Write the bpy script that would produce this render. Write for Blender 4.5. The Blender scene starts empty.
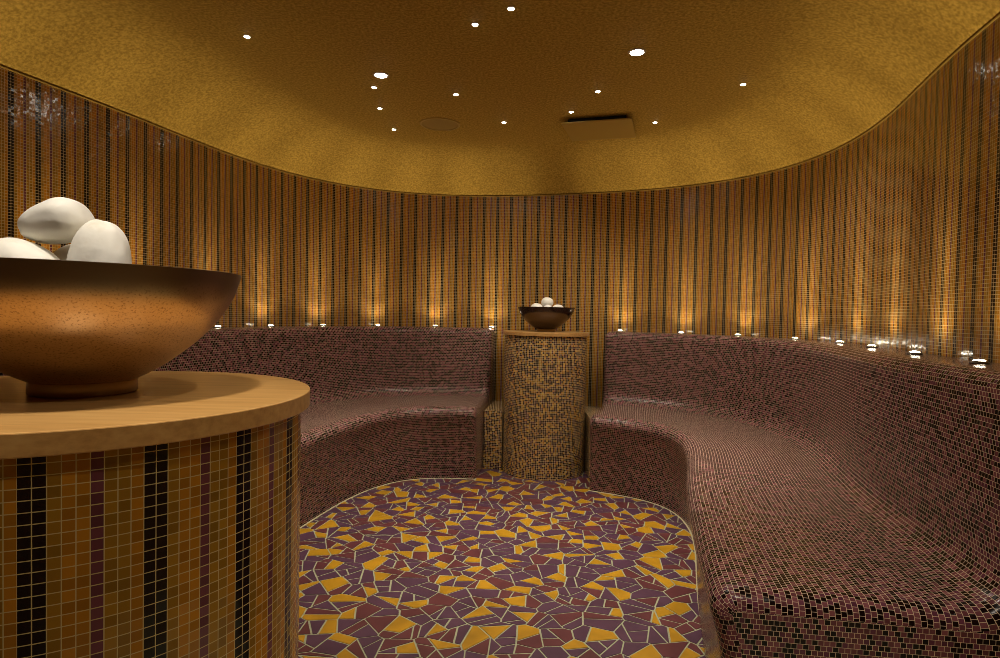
import bpy, bmesh, math, random
import numpy as np
from mathutils import Vector, Matrix
random.seed(7); np.random.seed(7)
scene = bpy.context.scene
COL = scene.collection
PI = math.pi

# ------------------------------------------------------------------ measures (metres)
WALL_H = 1.95          # top of the mosaic wall
CEIL_Z = 2.20          # flat ceiling
COVE_W = 0.55
LEDGE_Z = 0.957
SEAT_Z = 0.468
PITCH = 0.0115         # mosaic module

# ------------------------------------------------------------------ oval plan of the room
NEAR = (-.5626, .8121, 0); FAR = (.3132, 4.101, 0)   # the two pedestals
CEN = np.array([-0.15, 1.9])
CO = [2.22238, -0.06405, 0.00207, -0.52108, 0.17802, -0.02544, 0.04719, -0.00607, 0.05818,
      -0.01961, -0.01536, 0.01155, -0.03817, 0.0043, -0.00351]
T = np.linspace(-PI/2, 1.5*PI, 6001)
rr = np.full_like(T, CO[0])
for k in range(1, 8):
    rr = rr + CO[2*k-1]*np.cos(k*T) + CO[2*k]*np.sin(k*T)
WX = CEN + np.stack([rr*np.cos(T), rr*np.sin(T)], 1)
SS = np.r_[0, np.cumsum(np.hypot(*np.diff(WX, axis=0).T))]
LEN = SS[-1]
tg = np.gradient(WX, axis=0); tg[0] = tg[-1] = (tg[0]+tg[-1])
tg /= np.hypot(*tg.T)[:, None]
NI = np.stack([-tg[:, 1], tg[:, 0]], 1)      # inward normal

def at_s(s, d=0.0):
    s = np.mod(s, LEN)
    x = np.interp(s, SS, WX[:, 0]); y = np.interp(s, SS, WX[:, 1])
    nx = np.interp(s, SS, NI[:, 0]); ny = np.interp(s, SS, NI[:, 1])
    return np.array([x + nx*d, y + ny*d])

# ------------------------------------------------------------------ helpers
def tag(o, label=None, cat=None, group=None, kind=None):
    if label: o['label'] = label
    if cat: o['category'] = cat
    if group: o['group'] = group
    if kind: o['kind'] = kind
    return o

def empty(name, loc, rz=0):
    o = bpy.data.objects.new(name, None); COL.objects.link(o)
    o.location = loc; o.rotation_euler = (0, 0, rz); o.empty_display_size = 0.05
    return o

def mesh_obj(name, verts, faces, mats, parent=None, uvs=None, smooth=True, mat_ids=None, loc=None):
    me = bpy.data.meshes.new(name)
    me.from_pydata([tuple(map(float, v)) for v in verts], [], faces)
    for m in (mats if isinstance(mats, (list, tuple)) else [mats]):
        me.materials.append(m)
    if mat_ids is not None:
        me.polygons.foreach_set('material_index', mat_ids)
    if uvs is not None:          # one list of (u, v) per face
        l = me.uv_layers.new(name='UVMap')
        flat = [c for f in uvs for uv in f for c in uv]
        l.data.foreach_set('uv', flat)
    if smooth is True:
        me.polygons.foreach_set('use_smooth', [True]*len(me.polygons))
    elif smooth is not False:
        me.polygons.foreach_set('use_smooth', smooth)
    me.update()
    o = bpy.data.objects.new(name, me); COL.objects.link(o)
    if parent: o.parent = parent
    if loc is not None: o.location = loc
    return o

def lathe(name, prof, mats, parent=None, n=96, uv_scale=None, loc=None, sharp=35):
    """prof: list of (r, z) going round the section; r = 0 ends close on the axis."""
    verts, faces, uvs = [], [], []
    rings = []
    for r, z in prof:
        if r < 1e-6:
            rings.append([len(verts)]); verts.append((0, 0, z))
        else:
            rings.append(list(range(len(verts), len(verts)+n)))
            for i in range(n):
                a = 2*PI*i/n; verts.append((r*math.cos(a), r*math.sin(a), z))
    vl = [0]
    for i in range(1, len(prof)):
        vl.append(vl[-1] + math.dist(prof[i-1], prof[i]))
    R = uv_scale or max(p[0] for p in prof)
    for k in range(len(prof)-1):
        A, B = rings[k], rings[k+1]
        for i in range(n):
            j = (i+1) % n
            u0, u1 = 2*PI*R*i/n, 2*PI*R*(i+1)/n
            if len(A) == 1 and len(B) == 1: continue
            if len(A) == 1:
                faces.append((A[0], B[j], B[i])); uvs.append([(u0, vl[k]), (u1, vl[k+1]), (u0, vl[k+1])])
            elif len(B) == 1:
                faces.append((A[i], A[j], B[0])); uvs.append([(u0, vl[k]), (u1, vl[k]), (u0, vl[k+1])])
            else:
                faces.append((A[i], A[j], B[j], B[i]))
                uvs.append([(u0, vl[k]), (u1, vl[k]), (u1, vl[k+1]), (u0, vl[k+1])])
    o = mesh_obj(name, verts, faces, mats, parent, uvs, True, None, loc)
    sharpen(o, sharp)
    return o

def sharpen(o, deg):
    me = o.data
    bm = bmesh.new(); bm.from_mesh(me)
    bmesh.ops.recalc_face_normals(bm, faces=bm.faces)
    lim = math.radians(deg)
    for e in bm.edges:
        if len(e.link_faces) == 2 and e.calc_face_angle(0) > lim: e.smooth = False
    bm.to_mesh(me); bm.free()

# ------------------------------------------------------------------ materials
class NT:
    def __init__(self, name):
        self.m = bpy.data.materials.new(name); self.m.use_nodes = True
        self.t = self.m.node_tree; self.t.nodes.clear()
        self.out = self.n('ShaderNodeOutputMaterial')
        self.b = self.n('ShaderNodeBsdfPrincipled'); self.l(self.b.outputs[0], self.out.inputs[0])
    def n(self, typ, **kw):
        x = self.t.nodes.new(typ)
        for k, v in kw.items(): setattr(x, k, v)
        return x
    def l(self, a, b): self.t.links.new(a, b)
    def put(self, sock, v):
        if hasattr(v, 'node'): self.l(v, sock)
        else: sock.default_value = v
    def math(self, op, a, b=0.0, c=0.0, clamp=False):
        x = self.n('ShaderNodeMath', operation=op, use_clamp=clamp)
        self.put(x.inputs[0], a); self.put(x.inputs[1], b)
        if op in ('MULTIPLY_ADD', 'WRAP', 'COMPARE', 'SMOOTH_MIN'): self.put(x.inputs[2], c)
        return x.outputs[0]
    def vmath(self, op, a, b=(0, 0, 0), s=None):
        x = self.n('ShaderNodeVectorMath', operation=op)
        self.put(x.inputs[0], a); self.put(x.inputs[1], b)
        if s is not None: self.put(x.inputs['Scale'], s)
        return x.outputs[0]
    def mix(self, f, a, b):
        x = self.n('ShaderNodeMix', data_type='RGBA')
        self.put(x.inputs[0], f); self.put(x.inputs[6], a); self.put(x.inputs[7], b)
        return x.outputs[2]
    def ramp(self, f, stops, interp='LINEAR'):
        x = self.n('ShaderNodeValToRGB'); x.color_ramp.interpolation = interp
        e = x.color_ramp.elements
        while len(e) > 1: e.remove(e[-1])
        e[0].position = stops[0][0]; e[0].color = stops[0][1]
        for p, c in stops[1:]:
            q = e.new(p); q.color = c
        self.put(x.inputs[0], f)
        return x.outputs[0]
    def noise(self, vec, scale, detail=3, rough=.5):
        x = self.n('ShaderNodeTexNoise'); x.inputs['Scale'].default_value = scale
        x.inputs['Detail'].default_value = detail; x.inputs['Roughness'].default_value = rough
        self.put(x.inputs['Vector'], vec)
        return x.outputs[0]
    def set(self, **kw):
        for k, v in kw.items(): self.put(self.b.inputs[k.replace('_', ' ')], v)

def rgb(r, g, b): return (r, g, b, 1)

def mosaic(name, kind, stops, grout, phase=0.0, gap=0.10, rough=.14, jitter=.055, bond=0.0, vary=.25, spec=.5):
    """Small glass tiles laid out on UVs given in metres."""
    k = NT(name)
    uv = k.n('ShaderNodeUVMap').outputs[0]
    sep = k.n('ShaderNodeSeparateXYZ'); k.l(uv, sep.inputs[0])
    u = k.math('MULTIPLY_ADD', sep.outputs[0], 1/PITCH, phase)
    v = k.math('MULTIPLY', sep.outputs[1], 1/PITCH)
    row = k.math('FLOOR', v)
    if bond:
        odd = k.math('MODULO', row, 2.0)
        u = k.math('MULTIPLY_ADD', odd, bond, u)
    col = k.math('FLOOR', u)
    fu = k.math('SUBTRACT', u, col); fv = k.math('SUBTRACT', v, row)
    du = k.math('ABSOLUTE', k.math('SUBTRACT', fu, .5)); dv = k.math('ABSOLUTE', k.math('SUBTRACT', fv, .5))
    edge = k.math('MAXIMUM', du, dv)
    g = k.math('GREATER_THAN', edge, .5 - gap/2)
    cell = k.n('ShaderNodeCombineXYZ'); k.l(col, cell.inputs[0]); k.l(row, cell.inputs[1])
    wn = k.n('ShaderNodeTexWhiteNoise', noise_dimensions='2D'); k.l(cell.outputs[0], wn.inputs['Vector'])
    if kind == 'stripe':
        per = float(len(stops))
        idx = k.math('FLOORED_MODULO', col, per)
        f = k.math('MULTIPLY', k.math('ADD', idx, .5), 1/per)
        base = k.ramp(f, [(i/per, c) for i, c in enumerate(stops)], 'CONSTANT')
    else:
        base = k.ramp(wn.outputs['Value'], stops, 'CONSTANT')
    # each tile a little lighter or darker than its neighbour
    hs = k.n('ShaderNodeHueSaturation')
    sc = k.n('ShaderNodeSeparateColor'); k.l(wn.outputs['Color'], sc.inputs[0])
    k.put(hs.inputs['Value'], k.math('MULTIPLY_ADD', sc.outputs[1], 2*vary, 1-vary))
    k.l(base, hs.inputs['Color'])
    colr = k.mix(g, hs.outputs[0], grout)
    nrm = k.n('ShaderNodeNewGeometry').outputs['Normal']
    j = k.vmath('SCALE', k.vmath('SUBTRACT', wn.outputs['Color'], (.5, .5, .5)), s=jitter)
    j = k.vmath('SCALE', j, s=k.math('SUBTRACT', 1.0, g))
    n2 = k.vmath('NORMALIZE', k.vmath('ADD', nrm, j))
    k.l(n2, k.b.inputs['Normal'])
    k.set(Base_Color=colr, Roughness=k.math('MULTIPLY_ADD', g, .6, rough), Specular_IOR_Level=k.math('MULTIPLY_ADD', g, .1-spec, spec))
    return k.m

DK = rgb(.008, .003, .004); OL = rgb(.33, .165, .014); OR = rgb(.45, .185, .012); PU = rgb(.15, .042, .058)
STRIPES = [DK, DK, OL, OR, OR, PU, OL, OL, OR]
GROUT = rgb(.62, .50, .26)
M_wall = mosaic('striped_glass_mosaic', 'stripe', STRIPES, GROUT, phase=0.0)
M_ped = mosaic('striped_pedestal_mosaic', 'stripe', STRIPES, rgb(.62, .50, .22), phase=0.0, gap=.085)
M_bench = mosaic('plum_mosaic', 'random',
                 [(0, rgb(.008, .002, .002)), (.42, rgb(.138, .040, .048)), (.66, rgb(.190, .060, .070)), (.86, rgb(.120, .031, .054))],
                 rgb(.74, .58, .40), gap=.08, rough=.18, jitter=.05, bond=.5, spec=.24)
GG = rgb(.75, .60, .36)
M_gold = mosaic('gold_and_brown_mosaic', 'random',
                [(0, rgb(.018, .006, .006)), (.42, rgb(.36, .20, .02)), (.62, rgb(.42, .18, .015)), (.74, rgb(.09, .026, .04)), (.88, rgb(.55, .36, .06))],
                GG, gap=.14, rough=.16, jitter=.08)

def simple(name, col, rough=.4, metal=0.0, **kw):
    k = NT(name); k.set(Base_Color=col, Roughness=rough, Metallic=metal, **kw); return k

# floor shards
def shard(name, col):
    k = simple(name, col, .32)
    tc = k.n('ShaderNodeTexCoord').outputs['Object']
    n = k.noise(tc, 9, 2)
    hs = k.n('ShaderNodeHueSaturation'); hs.inputs['Color'].default_value = col
    k.put(hs.inputs['Value'], k.math('MULTIPLY_ADD', n, .9, .55)); k.l(hs.outputs[0], k.b.inputs['Base Color'])
    return k.m
M_floor = [simple('floor_grout', rgb(.42, .43, .27), .8).m, shard('yellow_shard', rgb(.56, .29, .014)),
           shard('purple_shard', rgb(.105, .046, .082)), shard('maroon_shard', rgb(.145, .040, .046))]

# ceiling: gold plaster with a fine stipple
k = simple('gold_stippled_plaster', rgb(.44, .27, .07), .8, Specular_IOR_Level=.15)
tc = k.n('ShaderNodeTexCoord').outputs['Object']
st = k.noise(tc, 85, 2, .6)
k.l(k.ramp(st, [(.36, rgb(.345, .218, .034)), (.64, rgb(.575, .378, .072))]), k.b.inputs['Base Color'])
bp = k.n('ShaderNodeBump'); bp.inputs['Strength'].default_value = .5; bp.inputs['Distance'].default_value = .004
k.l(st, bp.inputs['Height']); k.l(bp.outputs[0], k.b.inputs['Normal'])
M_ceil = k.m

# honey coloured wood with fine straight grain
k = simple('honey_wood', rgb(.5, .27, .08), .32)
tc = k.n('ShaderNodeTexCoord').outputs['Object']
mp = k.n('ShaderNodeMapping'); mp.inputs['Scale'].default_value = (3, 60, 60); mp.inputs['Rotation'].default_value = (0, 0, .12)
k.l(tc, mp.inputs[0])
gr = k.noise(mp.outputs[0], 1.6, 5, .6)
k.l(k.ramp(gr, [(.3, rgb(.45, .235, .068)), (.5, rgb(.57, .315, .10)), (.72, rgb(.64, .38, .13))]), k.b.inputs['Base Color'])
k.set(Coat_Weight=.25, Coat_Roughness=.2)
M_wood = k.m

# speckled bronze glaze of the bowls
k = simple('speckled_bronze', rgb(.3, .15, .05), .30, .85)
tc = k.n('ShaderNodeTexCoord').outputs['Object']
sp = k.noise(tc, 400, 2, .5)
sep = k.n('ShaderNodeSeparateXYZ'); k.l(tc, sep.inputs[0])
wob = k.noise(tc, 14, 2, .5)
hgt = k.math('MULTIPLY_ADD', wob, .022, sep.outputs[2])
body = k.ramp(sp, [(.30, rgb(.34, .21, .095)), (.44, rgb(.60, .40, .20)), (.8, rgb(.66, .45, .24))])
band = k.n('ShaderNodeMapRange', interpolation_type='SMOOTHSTEP'); k.l(hgt, band.inputs[0])
band.inputs[1].default_value = .125; band.inputs[2].default_value = .163
k.l(k.mix(band.outputs[0], body, rgb(.19, .125, .075)), k.b.inputs['Base Color'])  # dark band near the rim stands in for the dark room reflected there
M_bowl = k.m
k = simple('dark_bronze', rgb(.095, .07, .052), .2, .9); M_bowl2 = k.m
M_foot = simple('brown_bronze_foot', rgb(.40, .25, .10), .35, .6).m

# pale river stone
k = simple('white_stone', rgb(.80, .76, .66), .6)
tc = k.n('ShaderNodeTexCoord').outputs['Object']
n1 = k.noise(tc, 22, 4, .55); n2 = k.noise(tc, 60, 2)
k.l(k.ramp(n1, [(.28, rgb(.74, .69, .57)), (.40, rgb(.86, .83, .74)), (.7, rgb(.89, .87, .80))]), k.b.inputs['Base Color'])
bp = k.n('ShaderNodeBump'); bp.inputs['Strength'].default_value = .25; bp.inputs['Distance'].default_value = .004
k.l(n2, bp.inputs['Height']); k.l(bp.outputs[0], k.b.inputs['Normal'])
M_stone = k.m

M_trim = simple('brushed_steel', rgb(.5, .48, .44), .3, 1.0).m
M_darkring = simple('dark_metal_ring', rgb(.10, .075, .05), .35, .9).m
M_dark = simple('gap_shade_black', rgb(.01, .008, .006), .9).m
M_grille = simple('gold_painted_mesh', rgb(.36, .235, .042), .6).m
M_paint = simple('gold_painted_metal', rgb(.45, .30, .055), .5).m
M_bead = simple('pale_sealant', rgb(.55, .50, .30), .5).m

def glow(name, col, strength):
    k = NT(name); k.set(Base_Color=rgb(.9, .9, .85), Roughness=.3)
    k.b.inputs['Emission Color'].default_value = col; k.b.inputs['Emission Strength'].default_value = strength
    return k.m
WARM = (1.0, .80, .50); SOFT = (1.0, .90, .76)
M_lens_up = glow('lit_uplight_lens', rgb(1, .90, .68), 26)
M_lens_dn = glow('lit_downlight_lens', rgb(1, .95, .80), 30)
M_lens_big = glow('lit_large_downlight_lens', rgb(1, .96, .84), 45)

# ------------------------------------------------------------------ walls
DARK_S = 7.113          # where the middle of one dark pair of tile columns stands
def wall(name, s0, s1):
    n = max(4, int((s1-s0)/.03)); ss = np.linspace(s0, s1, n+1)
    verts, faces, uvs = [], [], []
    for s in ss:
        x, y = at_s(s); xo, yo = at_s(s, -.10)
        verts += [(x, y, 0), (x, y, WALL_H), (xo, yo, WALL_H), (xo, yo, 0)]
    def uu(s): return -(s - DARK_S) + PITCH
    for i in range(n):
        a, b = 4*i, 4*i+4
        for p, q in ((0, 1), (1, 2), (2, 3), (3, 0)):
            faces.append((a+p, a+q, b+q, b+p))
            h = {0: 0, 1: WALL_H, 2: WALL_H+.1, 3: 0}
            uvs.append([(uu(ss[i]), h[p]), (uu(ss[i]), h[q]), (uu(ss[i+1]), h[q]), (uu(ss[i+1]), h[p])])
    o = mesh_obj(name, verts, faces, M_wall, None, uvs, True)
    sharpen(o, 40)
    return tag(o, kind='structure')
tag(wall('wall_back', 2.2, 12.3), 'curved wall of brown, orange and black striped glass mosaic')
tag(wall('wall_front', 12.3, LEN + 2.2), 'striped glass mosaic wall behind the viewer')

# ------------------------------------------------------------------ ceiling with rounded cove
def ceiling():
    n = 360; sv = np.linspace(0, LEN, n, endpoint=False)
    prof = []
    for t in np.linspace(0, 1, 25):
        prof.append((COVE_W*t - .006, WALL_H + .001 + (CEIL_Z-WALL_H-.001)*(1-(1-t)**2.2)))
    verts, faces = [], []
    for d, z in prof:
        for s in sv:
            x, y = at_s(s, d); verts.append((x, y, z))
    m = len(prof)
    for i in range(m-1):
        for j in range(n):
            j2 = (j+1) % n
            faces.append((i*n+j, (i+1)*n+j, (i+1)*n+j2, i*n+j2))
    c = len(verts); last = (m-1)*n
    # flat middle, in rings so that the ceiling stays smooth
    ring = [last+j for j in range(n)]
    for f in (.75, .5, .25):
        new = []
        for j in range(n):
            x, y, z = verts[last+j]
            new.append(len(verts)); verts.append((CEN[0]+(x-CEN[0])*f, CEN[1]+(y-CEN[1])*f, CEIL_Z))
        for j in range(n):
            j2 = (j+1) % n; faces.append((ring[j], new[j], new[j2], ring[j2]))
        ring = new
    verts.append((CEN[0], CEN[1], CEIL_Z)); ci = len(verts)-1
    for j in range(n): faces.append((ring[j], ci, ring[(j+1) % n]))
    o = mesh_obj('ceiling', verts, faces, M_ceil)
    md = o.modifiers.new('thickness', 'SOLIDIFY'); md.thickness = .05; md.offset = 1
    return tag(o, 'gold stippled ceiling curving down to the mosaic wall', kind='structure')
CE = ceiling()
def cove_check(o):
    # normals must look down into the room so that the thickness grows upward
    me = o.data
    if me.polygons[len(me.polygons)-1].normal.z > 0: me.flip_normals()
    o.modifiers['thickness'].offset = -1
cove_check(CE)

# thin pale bead between wall and ceiling
def ribbon(name, s0, s1, pts, mat, closed=False, step=.04):
    n = int((s1-s0)/step); ss = np.linspace(s0, s1, n+1)
    verts, faces = [], []; m = len(pts)
    for s in ss:
        for d, z in pts:
            x, y = at_s(s, d); verts.append((x, y, z))
    for i in range(n):
        for p in range(m):
            q = (p+1) % m
            faces.append((i*m+p, i*m+q, (i+1)*m+q, (i+1)*m+p))
    faces.append(tuple(range(m))[::-1]); faces.append(tuple(n*m+p for p in range(m)))
    o = mesh_obj(name, verts, faces, mat, None, None, False); sharpen(o, 30); return o
tag(ribbon('trim_1', 2.2, 12.3, [(0, WALL_H-.002), (.0025, WALL_H-.0015), (.004, WALL_H+.003), (0, WALL_H+.004)], M_paint),
    'thin pale bead between mosaic wall and gold ceiling', kind='structure')

# ------------------------------------------------------------------ floor of broken tiles
def clip(poly, px, py, nx, ny):
    out = []; m = len(poly)
    for i in range(m):
        a, b = poly[i], poly[(i+1) % m]
        da = (a[0]-px)*nx + (a[1]-py)*ny; db = (b[0]-px)*nx + (b[1]-py)*ny
        if da <= 0: out.append(a)
        if (da < 0 < db) or (db < 0 < da):
            t = da/(da-db); out.append((a[0]+(b[0]-a[0])*t, a[1]+(b[1]-a[1])*t))
    return out
def area(p): return .5*sum(p[i][0]*p[(i+1) % len(p)][1]-p[(i+1) % len(p)][0]*p[i][1] for i in range(len(p)))
def cen(p): return (sum(q[0] for q in p)/len(p), sum(q[1] for q in p)/len(p))
def inset(p, g):
    q = p
    m = len(p)
    for i in range(m):
        a, b = p[i], p[(i+1) % m]; L = math.dist(a, b)
        if L < 1e-5: continue
        nx, ny = (b[1]-a[1])/L, -(b[0]-a[0])/L
        q = clip(q, a[0]-nx*g, a[1]-ny*g, nx, ny)
        if len(q) < 3: return None
    return q
def cut(p):
    # cut a piece in two across its longer side, at a random slant
    c = cen(p); best = max(range(len(p)), key=lambda i: math.dist(p[i], c))
    ax = math.atan2(p[best][1]-c[1], p[best][0]-c[0]) + random.uniform(-.75, .75)
    px, py = c[0]+random.uniform(-.012, .012), c[1]+random.uniform(-.012, .012)
    nx, ny = math.cos(ax), math.sin(ax)
    return [q for q in (clip(p, px, py, nx, ny), clip(p, px, py, -nx, -ny)) if len(q) > 2]
def floor():
    outline = [tuple(at_s(s)) for s in np.linspace(0, LEN, 200, endpoint=False)]
    verts = [(x, y, 0) for x, y in outline] + [(x, y, -.08) for x, y in outline]
    n = len(outline)
    faces = [tuple(range(n)), tuple(range(2*n-1, n-1, -1))] + [(i, n+i, n+(i+1) % n, (i+1) % n) for i in range(n)]
    mid = [0]*len(faces)
    inside = [tuple(at_s(s, .66)) for s in np.linspace(0, LEN, 120, endpoint=False)]
    def inpoly(x, y):
        r = False; m = len(inside)
        for i in range(m):
            (x0, y0), (x1, y1) = inside[i], inside[i-1]
            if (y0 > y) != (y1 > y) and x < (x1-x0)*(y-y0)/(y1-y0)+x0: r = not r
        return r
    sp = .110; seeds = {}; yel = []
    for i in range(-17, 16):
        for j in range(-8, 46):
            seeds[i, j] = ((i + .5*(j % 2) + random.uniform(-.42, .42))*sp, (j+random.uniform(-.42, .42))*sp*.9)
    for (i, j), (x, y) in seeds.items():
        if not (inpoly(x, y) or y > 3.4) or y < .2 or y > 4.3: continue
        p = [(x-.3, y-.3), (x+.3, y-.3), (x+.3, y+.3), (x-.3, y+.3)]
        for di in range(-3, 4):
            for dj in range(-3, 4):
                o = seeds.get((i+di, j+dj))
                if o is None or (di == 0 and dj == 0): continue
                nx, ny = o[0]-x, o[1]-y
                p = clip(p, (x+o[0])/2, (y+o[1])/2, nx, ny)
                if len(p) < 3: break
        todo, done, had = [p], [], False
        while todo:
            q = todo.pop(); A = abs(area(q))
            if A > .0088 or (A > .0048 and random.random() < .62): todo += cut(q)
            else: done.append(q)
        for q in done:
            if abs(area(q)) < .0008: continue
            if area(q) < 0: q = q[::-1]
            q = inset(q, random.uniform(.0022, .0038))
            if not q or abs(area(q)) < .0003: continue
            qc = cen(q); r = random.random()
            near_y = any(abs(qc[0]-a[0]) < .085 and math.dist(qc, a) < .085 for a in yel)
            if not had and r < .52 and (not near_y or random.random() < .12):
                c = 1; had = True; yel.append(qc)
            else: c = 2 if random.random() < .62 else 3
            b = len(verts); m = len(q); z = .0015
            verts.extend([(a[0], a[1], 0) for a in q]); verts.extend([(a[0], a[1], z) for a in q])
            faces.append(tuple(range(b+m, b+2*m))); mid.append(c)
            for t in range(m):
                faces.append((b+t, b+(t+1) % m, b+m+(t+1) % m, b+m+t)); mid.append(c)
    o = mesh_obj('floor', verts, faces, M_floor, None, None, False, mid)
    return tag(o, 'floor of broken purple, maroon and yellow tile pieces in pale grout', kind='structure')
floor()

# ------------------------------------------------------------------ built-in benches
def arc(cx, cz, r, a0, a1, n):
    return [(cx+r*math.cos(a0+(a1-a0)*i/n), cz+r*math.sin(a0+(a1-a0)*i/n)) for i in range(n+1)]
def resample(pts, step):
    L = [0]
    for i in range(1, len(pts)): L.append(L[-1]+math.dist(pts[i-1], pts[i]))
    n = max(1, round(L[-1]/step)); x = np.linspace(0, L[-1], n+1)
    return list(zip(np.interp(x, L, [p[0] for p in pts]), np.interp(x, L, [p[1] for p in pts])))
# (distance from wall, height): front face, rounded nose, seat, hollow corner, backrest, rounded top, ledge
R1, R2, R3 = .055, .085, .045
FRONT = .742; NOSE = .795; BACK = .215
prof = [(FRONT, 0.0), (FRONT+.012, .20), (FRONT+.034, .34), (NOSE-.001, SEAT_Z-R1-.006)] + arc(NOSE-R1, SEAT_Z-R1, R1, 0, PI/2, 10)
prof += [(BACK+R2, SEAT_Z)]
corner = arc(BACK+R2, SEAT_Z+R2, R2, -PI/2, -PI, 10)
prof_seat = prof + corner[1:6]
prof_back = corner[5:] + [(BACK-.012, LEDGE_Z-R3)] + arc(BACK-.012-R3, LEDGE_Z-R3, R3, 0, PI/2, 8) + [(0.002, LEDGE_Z)]
def vstart(p): return sum(math.dist(p[i-1], p[i]) for i in range(1, len(p)))

def swept(name, pts, s0, s1, mat, parent, row0, low, skew=0.0, widen=0.0, end_r=.04):
    """Tiled skin swept along the wall from s0 to s1; one strip of faces per tile row."""
    P = resample(pts, PITCH); m = len(P)
    # outward normals of the profile
    nr = []
    for i in range(m):
        a, b = P[max(0, i-1)], P[min(m-1, i+1)]; dx, dz = b[0]-a[0], b[1]-a[1]; L = math.hypot(dx, dz)
        nr.append((dz/L, -dx/L))
    n = int((s1-s0)/.03)
    st = [(s, 0.0) for s in np.linspace(s0+end_r, s1-end_r, n+1)]
    capA = [(s0+end_r*(1-math.sin(a)), end_r*(1-math.cos(a))) for a in np.linspace(PI/2, 0, 7)[:-1]]
    capB = [(s1-end_r*(1-math.sin(a)), end_r*(1-math.cos(a))) for a in np.linspace(0, PI/2, 7)[1:]]
    st = capA + st + capB
    N = len(st)
    verts = np.zeros((N, m, 3))
    for i, (s, ins) in enumerate(st):
        for j in range(m):
            d = P[j][0]-nr[j][0]*ins; z = P[j][1]-nr[j][1]*ins
            sk = skew*max(0.0, (s-s0)/(s1-s0))**6*(1-d/FRONT)
            d *= 1 + widen*max(0.0, 1-2.5*(s-s0)/(s1-s0))**2
            x, y = at_s(s+sk, max(d, .001)); verts[i, j] = (x, y, max(z, 0))
    faces, uvs, cl = [], [], []
    for j in range(m-1):
        mid = (verts[:, j]+verts[:, j+1])/2
        u = np.r_[0, np.cumsum(np.linalg.norm(np.diff(mid, axis=0), axis=1))]
        v0, v1 = (row0+j)*PITCH, (row0+j+1)*PITCH
        for i in range(N-1):
            faces.append((i*m+j, (i+1)*m+j, (i+1)*m+j+1, i*m+j+1))
            uvs.append([(u[i], v0), (u[i+1], v0), (u[i+1], v1), (u[i], v1)])
            cl.append(True)
    vl = [tuple(v) for v in verts.reshape(-1, 3)]
    # closed end faces, tiled upright
    for i in (0, N-1):
        ids = [i*m+j for j in range(m)]; extra = []
        for d, z in low:
            sk = skew*max(0.0, (st[i][0]-s0)/(s1-s0))**6*(1-d/FRONT)
            x, y = at_s(st[i][0]+sk, d*(1+widen*max(0.0, 1-2.5*(st[i][0]-s0)/(s1-s0))**2)); extra.append(len(vl)); vl.append((x, y, z))
        uvp = [(P[j][0]-nr[j][0]*st[i][1], P[j][1]-nr[j][1]*st[i][1]) for j in range(m)] + [tuple(q) for q in low]
        f = ids + extra
        # own copy of the rim so that the shading stays crisp
        c = len(vl); vl += [vl[q] for q in f]
        fc = tuple(range(c, c+len(f)))
        if i == N-1: fc = fc[::-1]; uvp = uvp[::-1]
        faces.append(fc); uvs.append(uvp); cl.append(False)
    o = mesh_obj(name, vl, faces, mat, parent, uvs, cl)
    return o

def bench(label, s0, s1, skew=0.0, widen=0.0):
    x, y = at_s((s0+s1)/2, .45)
    root = empty('tiled_bench', (0, 0, 0))
    tag(root, label, 'bench', 'mosaic benches')
    seam = prof_seat[-1]
    a = swept('seat', prof_seat, s0, s1, M_bench, root, 0, [(seam[0], 0.0)], skew, widen)
    r0 = len(resample(prof_seat, PITCH))-1
    b = swept('backrest', prof_back, s0, s1, M_bench, root, r0, [(0.002, 0.0), (seam[0], 0.0)], skew, widen)
    for o in (a, b):
        bm = bmesh.new(); bm.from_mesh(o.data)
        bmesh.ops.recalc_face_normals(bm, faces=bm.faces)
        bm.to_mesh(o.data); bm.free()
    return root
S_RIGHT = (2.84, 6.40); S_LEFT = (7.322, 12.0)
bench('curved plum mosaic bench along the right wall, with its rounded end towards the viewer', *S_RIGHT, .075, .05)
bench('curved plum mosaic bench along the left wall, running behind the wood-topped striped pedestal', *S_LEFT)
for i, (s0, s1) in enumerate((S_RIGHT, S_LEFT)):
    tag(ribbon('trim_%d' % (i+2), s0, s1, [(FRONT, 0), (FRONT, .004), (FRONT+.004, .004), (FRONT+.009, .001), (FRONT+.009, 0)], M_bead),
        'pale grout line where the bench meets the floor', kind='structure')

# low tiled plinths filling the gaps between the benches and the far pedestal
def plinth(pts, label, h=.405):
    """pts: plan outline, counter-clockwise; sides and top tiled in metres."""
    m = len(pts); verts = [(x, y, 0.0016) for x, y in pts] + [(x, y, h) for x, y in pts]
    faces, uvs, u = [], [], 0
    for a in range(m):
        b = (a+1) % m; L = math.dist(pts[a], pts[b])
        faces.append((a, b, m+b, m+a)); uvs.append([(u, 0), (u+L, 0), (u+L, h), (u, h)]); u += L
    faces.append(tuple(range(m, 2*m))); uvs.append([tuple(p) for p in pts])
    faces.append(tuple(range(m-1, -1, -1))); uvs.append([tuple(p) for p in pts[::-1]])
    o = mesh_obj('tiled_plinth', verts, faces, M_gold, None, uvs, False)
    md = o.modifiers.new('edge', 'BEVEL'); md.width = .004; md.segments = 2
    return tag(o, label, 'plinth', 'low mosaic plinths by the far pedestal')
def wall_y(x):
    q = np.array([at_s(v, .003) for v in np.linspace(6.0, 7.6, 160)]); q = q[::-1]
    return float(np.interp(x, q[:, 0], q[:, 1]))
xl = FAR[0]-.284; xr = FAR[0]+.284
fa = at_s(7.318, .47)
plinth([tuple(fa), (xl, fa[1]-.03), (xl, wall_y(xl)), tuple(at_s(7.318, .003))],
       'narrow gold and brown mosaic plinth between the left bench and the far pedestal')
fb = at_s(6.440, .50)
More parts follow.
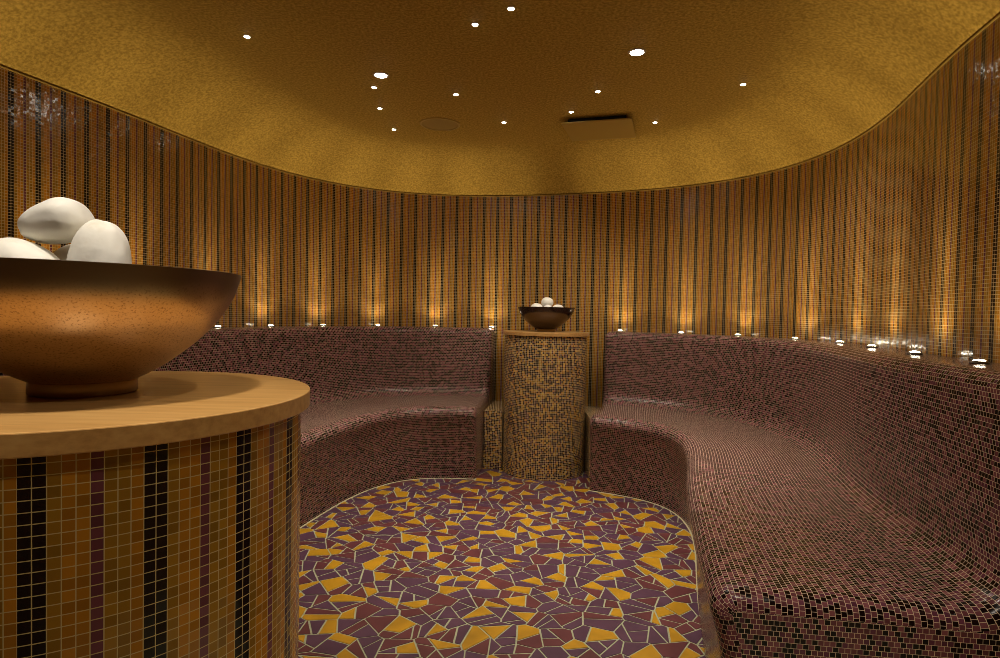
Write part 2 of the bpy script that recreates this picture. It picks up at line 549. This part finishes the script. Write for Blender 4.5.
plinth([(xr, fb[1]+.01), tuple(fb), tuple(at_s(6.485, .003)), (xr, wall_y(xr))],
       'narrow gold and brown mosaic plinth between the right bench and the far pedestal')

# ------------------------------------------------------------------ pedestals, bowls and stones
def pedestal(loc, label, mat, phase_rot):
    root = empty('pedestal', loc)
    tag(root, label, 'pedestal', 'round mosaic pedestals')
    c = lathe('column', [(0, 0.0015), (.2798, 0.0015), (.2798, .926), (0, .926)], mat, root, 128, uv_scale=.2798)
    c.rotation_euler[2] = phase_rot
    t = .0225; R = .2925; b = .0014
    lathe('countertop', [(0, .9262), (R-b, .9262), (R, .9262+b), (R, .95-b), (R-.3*b, .95-.3*b), (R-b, .95), (0, .95)], M_wood, root, 200, sharp=20)
    return root
PH = -.3225/.2798     # a dark pair of columns starts here, seen from the camera
pedestal(NEAR, 'striped mosaic pedestal with round wooden top standing in front, holding the large bronze bowl', M_ped, PH)
pedestal(FAR, 'gold and brown speckled mosaic pedestal with thin wooden top between the two benches', M_gold, .3)

BOWL_OUT = [(.0635, .0185), (.079, .0265), (.099, .039), (.117, .053), (.134, .067), (.150, .083), (.164, .100), (.177, .119), (.187, .139), (.1952, .1655)]
def smooth_prof(p, n):
    # Catmull-Rom through the points
    out = []
    for i in range(len(p)-1):
        p0, p1, p2, p3 = p[max(i-1, 0)], p[i], p[i+1], p[min(i+2, len(p)-1)]
        for k in range(n):
            t = k/n
            out.append(tuple(.5*(2*p1[c]+(p2[c]-p0[c])*t+(2*p0[c]-5*p1[c]+4*p2[c]-p3[c])*t*t+(3*p1[c]-p0[c]-3*p2[c]+p3[c])*t**3) for c in (0, 1)))
    out.append(p[-1]); return out
def bowl(loc, label, mat, rz=0):
    o_ = smooth_prof(BOWL_OUT, 4)
    i_ = [(r-.0048, z+.0015) for r, z in o_[::-1]]
    i_[0] = (i_[0][0]+.0022, BOWL_OUT[-1][1]+.0006)
    i_ = i_[:-3]
    prof = [(0, .0187)] + o_ + i_ + [(.055, .031), (0, .029)]
    b = lathe('bowl', prof, mat, None, 160, loc=loc, sharp=50); b.rotation_euler[2] = rz
    tag(b, label, 'bowl', 'bronze bowls of stones')
    lathe('foot', [(0, .0002), (.0605, .0002), (.0625, .002), (.0625, .0165), (.0605, .0186), (0, .0186)], M_foot, b, 96, sharp=50)
    return b
bowl((NEAR[0], NEAR[1], .95), 'large speckled bronze bowl of white stones on the front pedestal', M_bowl)
bowl((FAR[0], FAR[1], .95), 'dark bronze bowl of white stones on the far pedestal against the wall', M_bowl2)

from mathutils import noise as mnoise
def stone(loc, size, rot, label, group, seed, square=2.4, lump=.10, taper=0.0, egg=0.0):
    bm = bmesh.new()
    bmesh.ops.create_icosphere(bm, subdivisions=5, radius=1)
    off = Vector((seed*7.3, seed*3.1, seed*1.7))
    for v in bm.verts:
        d = v.co.normalized()
        e = (abs(d.x)**square + abs(d.y)**square + abs(d.z)**square)**(-1/square)
        f = e*(1 + lump*mnoise.noise(d*1.1+off) + .35*lump*mnoise.noise(d*2.6+off))
        p = d*f
        s = 1 + taper*p.z; g = 1 + egg*p.x
        v.co = Vector((p.x*s*size[0], p.y*s*g*size[1], p.z*g*size[2]))
    me = bpy.data.meshes.new('stone'); bm.to_mesh(me); bm.free()
    me.materials.append(M_stone)
    me.polygons.foreach_set('use_smooth', [True]*len(me.polygons))
    o = bpy.data.objects.new('stone', me); COL.objects.link(o)
    o.location = loc; o.rotation_euler = rot
    return tag(o, label, 'stone', group)
G1 = 'white stones in the front bowl'
bx, by, bz = NEAR[0], NEAR[1], .95
stone((bx-.0305, by-.012, bz+.2265), (.0412, .036, .0268), (0, math.radians(-17), math.radians(6)),
      'long white stone lying on top of the pile in the front bowl', G1, 1, 2.6, .05, 0, .22)
stone((bx+.036, by-.024, bz+.164), (.0350, .036, .064), (math.radians(3), math.radians(5), .3),
      'upright white stone standing at the right of the front bowl', G1, 2, 2.7, .07, -.16)
stone((bx-.060, by-.036, bz+.152), (.052, .042, .050), (0, math.radians(10), -.1),
      'low rounded white stone at the left of the front bowl, under the long one', G1, 3, 2.2, .06)
stone((bx-.030, by+.052, bz+.150), (.052, .040, .055), (.1, 0, .2),
      'white stone half hidden between the others at the back of the front bowl', G1, 4, 2.4, .06)
G2 = 'white stones in the far bowl'
fx, fy, fz = FAR[0], FAR[1], .95
stone((fx+.006, fy+.006, fz+.199), (.041, .040, .035), (0, 0, .4), 'topmost white stone of the far bowl', G2, 5, 2.1, .06)
stone((fx-.066, fy+.000, fz+.148), (.044, .042, .044), (0, .1, 0), 'white stone at the left of the far bowl', G2, 6, 2.1, .06)
stone((fx+.080, fy+.004, fz+.145), (.042, .042, .042), (0, 0, 1), 'small white stone at the right of the far bowl', G2, 7, 2.1, .06)
stone((fx+.006, fy-.060, fz+.140), (.036, .034, .042), (0, 0, 2), 'white stone at the front of the far bowl, under the topmost', G2, 8, 2.1, .06)
stone((fx+.008, fy+.070, fz+.132), (.042, .040, .044), (0, 0, 2), 'white stone at the back of the far bowl, behind the topmost', G2, 9, 2.1, .06)

# ------------------------------------------------------------------ lamps
def spot(parent, loc, energy, size, rot=(0, 0, 0), blend=1.0, col=WARM, r=.012):
    l = bpy.data.lights.new('lamp', 'SPOT'); l.energy = energy; l.color = col
    l.spot_size = math.radians(size); l.spot_blend = blend; l.shadow_soft_size = r
    o = bpy.data.objects.new('lamp', l); COL.objects.link(o); o.location = loc; o.rotation_euler = rot
    if parent: o.parent = parent
    return o

UP_E = 1.7; UP_SIZE = 138; BEAM_E = 9.0
def uplight(s, label, d=.078):
    x, y = at_s(s, d)
    root = empty('ledge_uplight', (x, y, LEDGE_Z))
    tag(root, label, 'light', 'uplights along the bench ledges')
    lathe('trim_ring', [(.015, .0002), (.023, .0002), (.0235, .003), (.021, .0065), (.0165, .0085), (.0155, .0075)], M_darkring, root, 32)
    lathe('lens', [(.0150, .0004), (.0150, .0078), (.0125, .0105), (.007, .0122), (0, .0127)], M_lens_up, root, 32, sharp=60)
    spot(root, (0, 0, .016), UP_E, UP_SIZE, (PI, 0, 0))
    spot(root, (0, 0, .018), BEAM_E, 46, (PI, 0, 0))
    return root
ORD = ['', 'second', 'third', 'fourth', 'fifth', 'sixth', 'seventh', 'eighth']
for i, s in enumerate([7.340, 7.781, 8.238, 8.687, 9.135, 9.584]):
    uplight(s, 'small lit ledge uplight on left bench, %s' % (
        'the one nearest the far pedestal' if i == 0 else ORD[i]+' one from the far pedestal' if i < 5 else 'half hidden beside the large bowl'))
for i, s in enumerate([6.369, 5.927, 5.506, 5.033, 4.565, 4.156, 3.682, 3.285]):
    uplight(s, 'small lit ledge uplight on the right bench, %s' % (
        'the one nearest the far pedestal' if i == 0 else ORD[i]+' one from the far pedestal' if i < 7 else 'the largest looking, nearest the viewer'))
for s in (10.07, 10.53, 10.99, 11.45):      # the row goes on behind the front pedestal
    uplight(s, 'ledge uplight on the left bench hidden behind the front pedestal')

DN_E = 9.0; BIG_E = 45
def downlight(x, y, label, big=False, size=125, gain=1.0):
    root = empty('ceiling_downlight', (x, y, CEIL_Z))
    tag(root, label, 'light', 'downlights in the ceiling')
    r = .029 if big else .0118
    lathe('trim_ring', [(r, -.0003), (r*1.35, -.0003), (r*1.35, -.002), (r*1.2, -.004), (r*1.02, -.0035)], M_trim, root, 40)
    lathe('lens', [(r, -.0005), (r, -.003), (r*.8, -.0055), (r*.4, -.007), (0, -.0075)], M_lens_big if big else M_lens_dn, root, 32, sharp=60)
    spot(root, (0, 0, -.014), (BIG_E if big else DN_E)*gain, 68 if big else size, (0, 0, 0), 1.0, SOFT, .05 if big else .012)
    return root
DOWN = [
    (-1.077, 2.527, 0, 'small downlight far out to the left, alone on the dark ceiling'),
    (-.596, 2.911, 1, 'large bright downlight left of the middle, heading a trail of small ones'),
    (-.662, 3.067, 0, 'small downlight just beyond the large left one, first of the trail behind it'),
    (-.695, 3.380, 0, 'small downlight in the middle of the trail behind the large left one'),
    (-.684, 3.761, 0, 'small downlight ending the trail, just left of the round grille'),
    (-.253, 3.141, 0, 'small downlight directly over the round ceiling grille in the photo'),
    (-.122, 2.383, 0, 'small downlight near the top edge, lower left of a close pair'),
    (.017, 2.254, 0, 'small downlight at the very top edge, upper right of a close pair'),
    (-.001, 3.581, 0, 'small downlight between the round grille and the square vent'),
    (.372, 3.375, 0, 'small downlight at the edge of the square vent panel'),
    (.470, 3.060, 0, 'small downlight between the square vent and the large right one'),
    (.563, 2.603, 1, 'large bright downlight right of the middle, alone'),
    (.878, 3.525, 0, 'small downlight just right of the square vent'),
    (1.151, 2.932, 0, 'small downlight farthest to the right on the ceiling'),
]
CAM = dict(f=600.05, pitch=.0262, roll=.0202, hc=1.0685)
for x, y, big, lab in DOWN:
    dl = downlight(x, y, lab, bool(big), gain=.45 if x < -.65 else 1.5 if x > .8 else .8 if big and x < 0 else 1.0)
    if big and x > 0:      # this one is a swivelling fitting, turned towards the far pedestal
        q = (Vector((.15, 4.5, 1.22)) - Vector((x, y, CEIL_Z))).to_track_quat('-Z', 'Y').to_euler()
        spot(dl, (0, .0, -.03), 30, 46, q, 1.0, SOFT, .02)
# unseen lamps added above the viewer to light the near objects
for x, y, big in ((-.42, .50, 1), (.50, .55, 1), (.05, .9, 0), (.3, 1.6, 0), (-.2, -.1, 0), (.75, .4, 0)):
    downlight(x, y, 'unseen ceiling downlight added above the viewer to light the near objects', bool(big))

# round ceiling speaker
root = empty('ceiling_speaker', (-.386, 3.643, CEIL_Z))
tag(root, 'round gold mesh speaker grille set flush in the ceiling', 'speaker')
lathe('frame', [(.108, -.0005), (.122, -.0005), (.122, -.003), (.119, -.006), (.110, -.006), (.108, -.004)], M_paint, root, 64)
gv = lathe('grille', [(0, -.0035), (.05, -.0036), (.108, -.0030), (.108, -.0010), (0, -.0010)], M_grille, root, 64)

# square vent with its cover plate hanging a little below the ceiling
root = empty('ceiling_vent', (.573, 3.618, CEIL_Z), math.radians(-16))
tag(root, 'square gold vent cover hanging slightly below the ceiling with a dark slot', 'vent')
def box(name, x0, x1, y0, y1, z0, z1, mat, parent, bev=.0):
    bm = bmesh.new(); bmesh.ops.create_cube(bm, size=1)
    for v in bm.verts:
        v.co = Vector((x0 if v.co.x < 0 else x1, y0 if v.co.y < 0 else y1, z0 if v.co.z < 0 else z1))
    if bev: bmesh.ops.bevel(bm, geom=list(bm.edges), offset=bev, segments=2, affect='EDGES', clamp_overlap=True)
    me = bpy.data.meshes.new(name); bm.to_mesh(me); bm.free(); me.materials.append(mat)
    o = bpy.data.objects.new(name, me); COL.objects.link(o); o.parent = parent; return o
cp = box('cover_plate', -.2, .2, -.2, .2, -.030, -.022, M_paint, root, .002)
cp.rotation_euler = (math.radians(1.6), 0, 0)
box('slot', -.165, .165, -.165, .165, -.018, -.0004, M_dark, root)  # solid black block stands in for the shade in the gap above the plate

# ------------------------------------------------------------------ camera
c, s_ = math.cos(CAM['pitch']), math.sin(CAM['pitch'])
F = Vector((0, c, -s_)); U0 = Vector((0, s_, c)); R0 = Vector((1, 0, 0)); r = CAM['roll']
RT = R0*math.cos(r)+U0*math.sin(r); U = U0*math.cos(r)-R0*math.sin(r)
cam = bpy.data.cameras.new('camera'); cam.sensor_width = 36; cam.lens = CAM['f']*36/1000; cam.clip_start = .01
co = bpy.data.objects.new('camera', cam); COL.objects.link(co)
co.matrix_world = Matrix(((RT.x, U.x, -F.x, 0), (RT.y, U.y, -F.y, 0), (RT.z, U.z, -F.z, CAM['hc']), (0, 0, 0, 1)))
scene.camera = co

w = bpy.data.worlds.new('world'); w.use_nodes = True; scene.world = w
w.node_tree.nodes['Background'].inputs[0].default_value = (0, 0, 0, 1)
vs = scene.view_settings
vs.view_transform = 'Standard'; vs.look = 'None'; vs.gamma = 1; vs.use_curve_mapping = False; vs.exposure = 0.38
cy = scene.cycles
cy.sample_clamp_indirect = 4; cy.caustics_reflective = False; cy.caustics_refractive = False
cy.max_bounces = 8; cy.diffuse_bounces = 5; cy.glossy_bounces = 4
cy.filter_width = 0.9
